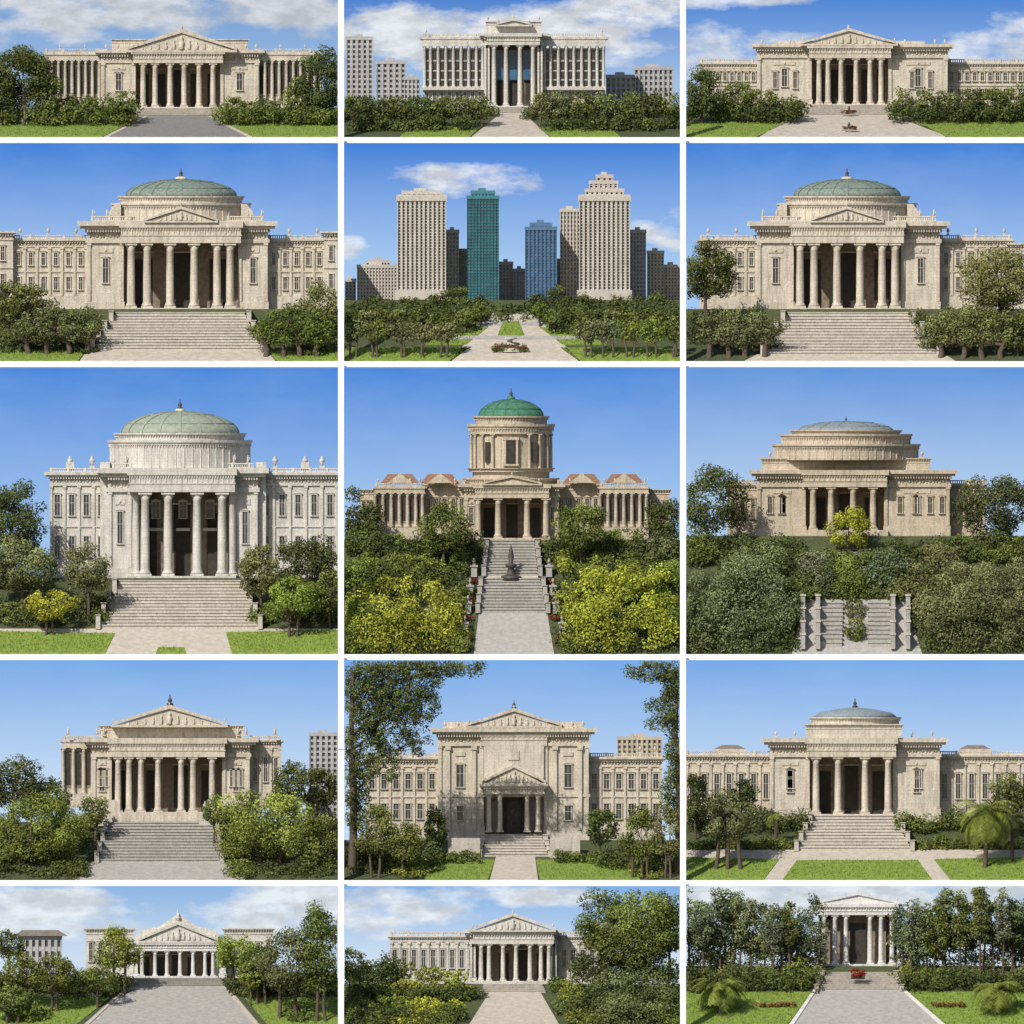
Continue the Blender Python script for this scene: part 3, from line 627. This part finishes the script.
mass(p,345,480,526,562,DK,d=140,dd=8); mass(p,545,680,526,562,DK,d=140,dd=8); mass(p,345,470,556,605,DK,d=95); mass(p,556,680,556,605,DK,d=95)
mass(p,345,468,600,654,DK,d=50); mass(p,560,680,600,654,DK,d=50)
tree(p,445,530,27,30,578,MD,sparse=1.5); tree(p,581,528,29,29,578,MD,sparse=1.5)
for x,y,rx,ry,c in ((365,540,22,14,MD),(395,545,20,12,MD),(420,552,16,10,FR),(620,540,24,14,MD),(655,545,24,14,OL),(362,572,26,20,FR),(398,572,26,20,MD),(432,574,24,18,FR),(458,562,14,14,MD),(572,562,18,14,FR),(602,572,28,20,FR),(640,572,26,20,MD),(668,575,20,20,FR),(455,600,18,18,FR),(570,600,18,18,FR)): bush(p,x,y,rx,ry,c)
bush(p,404,616,62,40,YG,size=2.1,name='flowering_shrub'); bush(p,356,628,28,32,FR); bush(p,624,608,62,46,YG,size=2.1,name='flowering_shrub'); bush(p,668,600,20,40,FR); bush(p,452,640,20,16,FR);bush(p,578,642,20,14,FR)

p=Panel(3,3,536); plot(p,((96,150,222),(178,206,238)),None,9); M='limestone_tan'; b=MB(p)
wing(b,728,758,484,534,196,245,3,'win',M,1); wing(b,948,985,484,534,196,245,3,'win',M,1)
block(b,757,950,806,884,470,487,530,178,255,[813,831,853,873],3.3,M,doors=3,rec=34,proj=14)
D=225
b.box(762,930,462,470,186,250,M); b.cornice(762,930,458,5,186,250,M); b.drum(846,D,72,444,460,M,4); b.drum(846,D,64,434,446,M,4); b.drum(846,D,54,430,436,M,2); b.dome(846,431,421,48,D,'slate',16); b.finial(846,422,6,D,'bronze')
for x in (770,785,905,922): b.urn(x,458,7,190,M)
for x in (770,782,900,915,930,942): b.win(x,497,4,16,178,M)
b.make('domed_museum_building')
stairs(p,816,886,552,812,892,575,8,'stair_grey'); gpoly(p,[(792,654),(922,654),(905,600),(805,600)],'paving_grey','path'); stairs(p,822,843,602,814,842,646,10,'stair_grey',False); stairs(p,868,889,602,868,896,646,10,'stair_grey',False)
b=MB(p)
for x in (803,818,893,908):
    for j in range(4):
        y1=596+j*13; d=p.depth(y1+13)-8; b.box(x-2.2,x+2.2,y1,y1+14,d,d+22,'stair_grey'); b.box(x-3,x+3,y1-2,y1,d-.8,d+23,'stair_stone')
b.make('stone_garden_walls')
bush(p,855,628,13,12,MD); bush(p,855,608,12,10,OL)
bush(p,714,503,36,36,DK,d=150,name='broadleaf_tree',sparse=1.2); bush(p,992,506,40,33,DK,d=150,name='broadleaf_tree',sparse=1.2); mass(p,686,805,528,566,DK,d=140); mass(p,895,1032,528,566,DK,d=140); mass(p,800,900,545,566,MD,d=120,r=5)
tree(p,850,529,23,22,560,YG,d=130,size=1.7,sparse=1.4)
mass(p,686,798,565,654,DK,d=60); mass(p,920,1032,565,654,DK,d=60); mass(p,760,950,556,600,DK,d=95)
for x,y,r,ry,c in ((700,548,24,16,MD),(735,545,22,12,OL),(1005,548,28,16,MD),(960,548,26,14,MD),(765,566,36,24,OL),(815,568,22,20,BL),(935,566,34,24,OL),(888,568,22,20,BL),(850,574,20,20,FR),(800,588,20,14,MD),(905,588,20,14,OL),(850,590,18,10,MD)): bush(p,x,y,r,ry,c,size=1.7)
bush(p,740,604,58,50,BL,size=1.8); bush(p,974,606,58,48,BL,size=1.8); bush(p,696,632,20,22,OL); bush(p,1018,600,18,40,OL)

# ================= ROW 4
SK4=((118,170,232),(196,219,244))
p=Panel(4,1,822); plot(p,SK4,None,10); M='limestone_warm'; b=MB(p)
wing(b,63,94,740,800,194,250,3,'col',M); wing(b,250,281,740,800,194,250,3,'pil',M,1)
block(b,92,250,112,222,738,757,812,180,262,[118,129,141,158,181,193,212],3.2,M,doors=4,rec=36,proj=14,floor=12)
b.box(100,243,728,738,186,250,M); b.cornice(100,243,725,5,186,250,M); b.ped(113,226,706,725,176,240,M); b.finial(170,706,12,182,'bronze')
for x in (97,104,238,246,68,275): b.statue(x,736,9,184,M)
for x in (100,106,232,240): b.win(x,770,3.4,16,180,M)
b.box(92,120,800,828,166,180,M); b.box(218,246,800,828,166,180,M)
b.make('museum_building')
far(p,309,338,734,822,'far_concrete',5,'apartment_block',300,16)
stairs(p,110,214,822,98,220,862,13,'stair_grey'); gpoly(p,[(70,880),(245,880),(228,862),(92,862)],'paving_grey','plaza')
b=MB(p)
for x in (104,205): d=150; b.box(x-6,x+6,815,826,d-8,d+8,'stair_stone'); b.statue(x,815,14,d,'stair_stone')
b.make('entrance_statues')
tree(p,12,783,36,30,835,DK,d=150,sparse=1.5); tree(p,48,798,24,20,835,DK,d=150,sparse=1.5); tree(p,306,786,38,26,830,DK,d=150,sparse=1.5); mass(p,-8,96,808,850,DK,d=120); mass(p,226,338,804,850,DK,d=120)
tree(p,94,812,17,17,845,MD,sparse=1.3); tree(p,215,812,15,16,845,MD,sparse=1.3); tree(p,40,832,52,38,880,FR,d=45,sparse=1.6,ntr=2); tree(p,6,850,25,30,880,MD,d=35); tree(p,268,828,54,40,880,FR,d=45,ntr=2,sparse=1.6); tree(p,320,848,32,34,880,MD,d=40)
bush(p,74,868,18,11,DK);bush(p,240,868,18,11,MD); mass(p,-8,84,858,878,DK,d=30); mass(p,240,338,858,878,DK,d=30)

p=Panel(4,2,840); plot(p,SK4,None,11); M='limestone_warm'; b=MB(p)
for a,c in ((366,438),(588,662)): wing(b,a,c,757,834,194,250,6,'pil',M,2,ww=5)
block(b,438,589,484,544,728,746,834,178,262,[],3,M,doors=1,rec=3,proj=4,pw=False,floor=6)
b.box(484,544,746,784,174,178,M); b.ped(468,560,709,726,172,240,M); b.box(446,582,722,728,184,250,M); b.finial(514,709,9,180,'bronze')
b.cornice(484,544,784,10,164,178,M); b.ped(484,544,765,783,166,178,M)
for x in (489,500,527,538): b.col(x,794,832,2.5,168,M)
for x in (494,533): b.box(x-3,x+3,802,832,179,180.9,'window_glass')
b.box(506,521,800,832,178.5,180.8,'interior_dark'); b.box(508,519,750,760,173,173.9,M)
for x in (460,568): b.win(x,765,7,22,178,M); b.win(x,806,6,14,178,M,False); b.box(x-5,x+5,752,756,177,177.9,M)
for x in (448,474,555,580): b.box(x-2,x+2,746,830,175.5,178.2,M); b.box(x-2.8,x+2.8,746,750,174.5,178.1,M)
b.box(437.5,590,794,797,176.6,177.9,M)
for x in (445,458,572,583,375,400,640,655): b.urn(x,728 if 440<x<590 else 753,7,184 if 440<x<590 else 198,M)
b.make('museum_building')
far(p,617,662,738,840,'limestone_tan',9,'apartment_block',300,20)
stairs(p,486,542,836,482,548,856,7); b=MB(p); b.box(448,480,838,858,p.depth(858),p.depth(858)+20,'stair_stone'); b.box(550,580,838,858,p.depth(858),p.depth(858)+20,'stair_stone'); b.make('stone_terrace_wall')
gpoly(p,[(490,880),(538,880),(535,857),(496,857)],'paving','path'); gpoly(p,[(425,880),(488,880),(495,860),(430,860)],'grass','lawn'); gpoly(p,[(540,880),(640,880),(632,860),(536,860)],'grass','lawn')
mass(p,345,436,836,874,DK,d=60); mass(p,600,680,842,872,DK,d=60); mass(p,440,480,848,862,MD,d=75,r=3); mass(p,555,600,848,862,MD,d=75,r=3)
tree(p,435,830,12,23,856,DK,name='cypress_tree',d=85,sparse=1.8); tree(p,602,828,17,22,858,DK,d=80,sparse=1.8); tree(p,375,833,23,30,878,MD,ntr=2,sparse=1.4); tree(p,405,843,20,22,878,MD,sparse=1.3); tree(p,640,836,21,30,878,MD,ntr=3,sparse=1.3); tree(p,668,833,16,32,878,OL,ntr=2,sparse=1.3); bush(p,410,866,24,12,FR); bush(p,650,868,22,10,FR)
def tall(p,tx,yb,cl,col,name='tall_overhanging_tree',tr=4.5,size=1.8,dens=.95):
    d=30; c=[]
    for (x,y,rx,ry,n) in cl:
        for i in range(n):
            a=rng.uniform(0,6.28); f=rng.uniform(0,1)**.5; c.append((x+rx*f*math.cos(a),d+rng.uniform(-14,22),y+ry*f*math.sin(a),rng.uniform(3,7),rng.uniform(.6,1.4)))
    q,t=leaves(p,c,col,size,dens); w=MB(p); top=p.yt+10
    pts=[(tx,p.gy(d)+1),(tx+1.5,p.gy(d)-70),(tx-1,p.gy(d)-140),(tx+1,top)]
    for i in range(3): limb(w,(pts[i][0],d,-pts[i][1]),(pts[i+1][0],d,-pts[i+1][1]),tr*(1-.2*i),tr*(.8-.2*i),8)
    for (x,y,rx,ry,n) in cl: 
        ys=min(y+28,p.gy(d)-20); xe=min(max(x,p.x0+3),p.x1-3); ye=max(y,p.yt+3)
        limb(w,(tx,d,-max(ys,p.yt+4)),(xe,d,-ye),tr*.35,tr*.12,5)
        for k in range(3):
            a=rng.uniform(0,6.28); limb(w,(tx+(xe-tx)*.6,d,-(ys+(ye-ys)*.6)),(min(max(xe+rx*.8*math.cos(a),p.x0+3),p.x1-3),d+rng.normal()*5,-max(ye+ry*.8*math.sin(a),p.yt+2)),tr*.15,tr*.05,4)
    plant(name,p,q,t,w)
tall(p,352,880,[(368,690,28,34,230),(402,682,38,24,220),(440,668,46,9,100),(362,745,20,34,150),(392,722,28,30,170),(356,795,13,36,110),(412,705,26,20,80),(420,740,10,14,18),(385,765,14,16,30)],(.12,.145,.045))
tall(p,677,880,[(655,671,28,10,80),(672,700,8,28,90),(660,715,14,18,40),(674,750,6,34,60),(672,795,8,26,60)],(.12,.145,.045),tr=3)

p=Panel(4,3,822); plot(p,SK4,None,12); M='limestone_warm'; b=MB(p)
wing(b,686,772,755,818,196,250,7,'pil',M,1,ww=4.5); wing(b,938,1032,755,818,196,250,7,'pil',M,1,ww=4.5)
for x in (730,975): b.box(x-16,x+16,749,755,205,240,M); b.prism([(x-16,749),(x+16,749),(x+8,745),(x-8,745)],205,240,'brown_roof')
block(b,770,940,810,893,738,757,814,178,258,[816,838,865,888],3.5,M,doors=3,rec=38,proj=15)
D=225; b.box(806,902,728,738,168,250,M); b.cornice(806,902,724,5,168,250,M); b.drum(855,D,44,717,726,M,3); b.lathe(855,D,[(43,717.5),(36,712.5),(18,709),(5,707.5)],'slate',32); b.finial(855,708,10,D,'bronze')
for x in (776,795,912,932): b.urn(x,737,6,182,M)
for x in (790,918): b.win(x,770,6,18,178,M)
b.make('domed_museum_building')
stairs(p,815,893,815,797,912,850,11); gpoly(p,[(686,880),(1032,880),(1032,850),(686,850)],'paving','path',.4)
gpoly(p,[(686,880),(764,880),(779,860),(686,858)],'grass','lawn',1.); gpoly(p,[(783,880),(932,880),(918,861),(797,861)],'grass','lawn',1.); gpoly(p,[(950,880),(1032,880),(1032,858),(934,860)],'grass','lawn',1.)
mass(p,686,805,802,832,DK,d=140); mass(p,900,1032,804,832,MD,d=140); mass(p,686,796,834,850,MD,d=95,r=4); mass(p,915,1032,834,850,MD,d=95,r=4)
tree(p,742,795,16,18,835,DK,sparse=1.4); tree(p,694,800,16,28,840,DK,sparse=1.4); tree(p,728,816,34,30,870,OL,ntr=3,size=1.8,sparse=.9); palm(p,728,812,32,868,OL,26,tr=2); palm(p,985,814,40,868,FR,60,tr=2.2); tree(p,1010,798,24,26,845,MD,sparse=1.3); palm(p,775,815,16,845,FR,16); palm(p,1012,820,28,862,OL,30)

# ================= ROW 5
p=Panel(5,1,978); plot(p,((140,182,228),(205,222,240)),[(.1,.75,.3,.3),(.9,.75,.3,.3)],13,(238,243,248)); M='limestone_pale'; b=MB(p)
wing(b,86,134,928,976,194,245,5,'win',M,1,False); wing(b,224,273,928,976,194,245,5,'win',M,1,False)
block(b,130,226,138,214,942,951,976,180,240,[142,155,167,180,193,205,213],1.9,'marble_white',doors=5,rec=24,proj=10,pw=False)
b.prism([(130,942),(226,942),(215,930),(196,926),(178,914),(160,926),(141,930)],176,230,M)
b.ped(140,216,922,941,170,200,M); b.finial(178,919,10,175,M)
for x in (150,160,170,187,197,207): b.statue(x,941-abs(abs(x-178)-30)*.55+3,9,172,M)
b.make('ornate_museum_building')
b=MB(p); tower(b,18,62,936,978,290,318,'far_concrete',7,4); b.prism([(14,936),(68,936),(58,930),(22,930)],286,322,'brown_roof'); b.make('office_building')
stairs(p,132,222,978,126,228,986,4,'stair_grey',False); gpoly(p,[(78,1030),(264,1030),(228,987),(126,987)],'paving_grey','road'); gpoly(p,[(80,1030),(84,1030),(130,987),(128,987)],'paving','kerb',1.4); gpoly(p,[(258,1030),(262,1030),(226,987),(224,987)],'paving','kerb',1.4)
gpoly(p,[(-8,1030),(70,1030),(110,998),(-8,998)],'grass','lawn'); gpoly(p,[(272,1030),(338,1030),(338,998),(245,998)],'grass','lawn')
mass(p,-8,126,964,998,DK,d=120); mass(p,228,338,962,998,DK,d=120)
for x,y,rx,ry,yb,c in ((10,945,18,16,985,DK),(118,950,26,24,995,FR),(55,975,26,24,1012,MD),(20,975,24,22,1010,MD),(98,980,20,16,1008,MD),(238,952,26,22,995,FR),(262,965,24,22,1005,MD),(250,975,14,16,1006,FR),(288,962,34,38,1018,OL),(322,955,28,50,1022,MD),(320,925,20,20,980,DK),(12,1000,26,18,1024,MD)): tree(p,x,y,rx,ry,yb,c,ntr=2 if rx>20 else 1,sparse=1.3)
bush(p,30,1014,22,8,FR); bush(p,300,1014,20,8,MD)

p=Panel(5,2,984); plot(p,((130,177,230),(210,226,242)),[(.2,.85,.3,.2),(.6,.9,.25,.12),(.05,.75,.2,.2)],14,(238,243,248)); M='limestone_pale'; b=MB(p)
wing(b,390,476,936,982,190,240,9,'pil',M,1,ww=4); wing(b,550,606,936,982,190,240,6,'pil',M,1,ww=4)
block(b,470,557,476,551,930,944,981,176,240,[481,489,503,516,530,541,549],2.3,'limestone_pale',doors=4,rec=30,proj=12,pw=False)
b.ped(472,554,914,930,162,225,M); b.finial(513,914,5,168,M)
b.make('museum_building')
stairs(p,484,542,984,480,546,992,4,cheek=False); gpoly(p,[(466,1030),(562,1030),(540,992),(490,992)],'paving','path')
mass(p,345,400,950,990,DK,d=150); mass(p,345,480,980,1000,DK,d=110); mass(p,345,460,1000,1028,DK,d=40)
for x,y,rx,ry,c in ((400,970,16,11,MD),(428,975,16,10,FR),(455,978,14,9,YG),(375,985,16,12,MD),(410,990,20,11,YG),(442,990,16,10,FR),(466,993,12,8,YG),(358,1000,18,14,MD),(392,1005,20,12,FR),(425,1007,20,11,YG),(452,1008,14,10,YG),(368,1018,22,10,MD),(408,1019,20,9,YG),(440,1019,16,8,FR)): bush(p,x,y,rx,ry,c,name='flowering_shrub' if c is YG else 'shrub')
tree(p,352,966,16,24,1010,MD); tree(p,644,930,40,42,990,FR,d=120,sparse=1.5); tree(p,602,925,30,36,990,MD,d=125,sparse=1.5); tree(p,668,925,26,38,990,MD,d=120,sparse=1.3); tree(p,625,945,34,32,990,MD,d=115)
mass(p,575,680,940,985,DK,d=120); mass(p,566,680,980,1028,DK,d=45); bush(p,632,998,46,34,OL); bush(p,572,990,16,14,FR); bush(p,556,984,10,9,MD); bush(p,670,1012,22,18,FR); bush(p,586,1014,22,14,FR); bush(p,563,1006,12,9,MD)

p=Panel(5,3,966); plot(p,((160,194,228),(208,222,237)),[(.3,.85,.4,.25),(.8,.9,.4,.2)],15,(232,238,244)); M='marble_white'; b=MB(p)
block(b,819,897,822,894,904,915,964,200,250,[824,835,846,870,881,892],2.5,M,doors=1,rec=2,proj=26,pw=False,floor=12)
b.ped(818,898,893,903,176,240,M,False); b.box(830,886,915,964,190,201,'recess_shade_stone')
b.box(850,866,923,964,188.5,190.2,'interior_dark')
b.make('white_temple')
stairs(p,826,892,972,818,900,990,9,'stair_stone'); gpoly(p,[(788,1030),(948,1030),(904,989),(814,989)],'paving_grey','path')
gpoly(p,[(786,1030),(791,1030),(818,989),(815,989)],'marble_white','kerb',1.6); gpoly(p,[(945,1030),(950,1030),(903,989),(900,989)],'marble_white','kerb',1.6)
gpoly(p,[(686,1030),(784,1030),(812,992),(686,992)],'grass','lawn',.5); gpoly(p,[(952,1030),(1032,1030),(1032,992),(906,992)],'grass','lawn',.5)
b=MB(p); d=p.depth(984)-4; b.box(851,865,974,979,d-6,d,'bronze'); b.make('flower_stand'); mass(p,852,864,967,976,(.30,.035,.025),'red_flowers',d=d-3,r=2.2,size=1.3,dd=2)
FB=(.15,.18,.09)
mass(p,686,824,914,985,OL,'distant_trees',d=155,bump=.12,r=7); mass(p,892,1032,912,985,OL,'distant_trees',d=155,bump=.12,r=7)
for i in range(16):
    x=692+i*8.6+rng.normal()*3
    if x>820: continue
    tree(p,x,928+rng.normal()*5,12,32+rng.normal()*3,978,random.choice([FB,BL,MD]),d=135+rng.uniform(-15,20),name='pine_tree',crf=.42)
for i in range(16):
    x=902+i*8.4+rng.normal()*3; tree(p,x,926+rng.normal()*6,12,34+rng.normal()*3,978,random.choice([FB,BL,MD]),d=135+rng.uniform(-15,20),name='pine_tree',crf=.42)
mass(p,686,816,962,992,DK,'hedge',d=110); mass(p,902,1032,962,992,DK,'hedge',d=110)
bush(p,798,972,18,17,FR); bush(p,912,970,15,16,FR); bush(p,765,978,18,12,MD); bush(p,940,978,18,12,MD); bush(p,700,980,18,12,OL); bush(p,1018,980,16,12,OL)
palm(p,720,990,33,1014,FR,70,'cycad_palm',3,0.0); palm(p,996,992,31,1014,FR,70,'cycad_palm',3,0.0)
for a,c in ((755,795),(930,965)): mass(p,a,c,1001,1006,(.24,.12,.055),'flower_bed',r=2.,size=1.4,dd=5)

# ================= white lattice
class Z: pass
z=Z(); z.off=0; z.x0=-20; z.x1=1050
b=MB(z,False)
for r in (1,2,3,4):
    yb=ROWS[r][1]; z.off=(5-r)*360.
    b.box(-14,1038,yb+.2,yb+6,-10,-.2,'frame_paint')
fh={1:70,2:245,3:490,4:750,5:925}
for r in ROWS:
    yt,yb=ROWS[r]; z.off=(5-r)*360.
    for x in (338,680):
        b.box(x+.02,x+5.98,fh[r],yb+.1 if r<5 else 1034,-9,-1,'frame_paint'); b.box(x+.05,x+5.95,yt-6,yb,DB-8,DB+1,'frame_paint')
b.make('white_display_frame')
print('OBJ',len(bpy.data.objects), sum(len(m.polygons) for m in bpy.data.meshes))
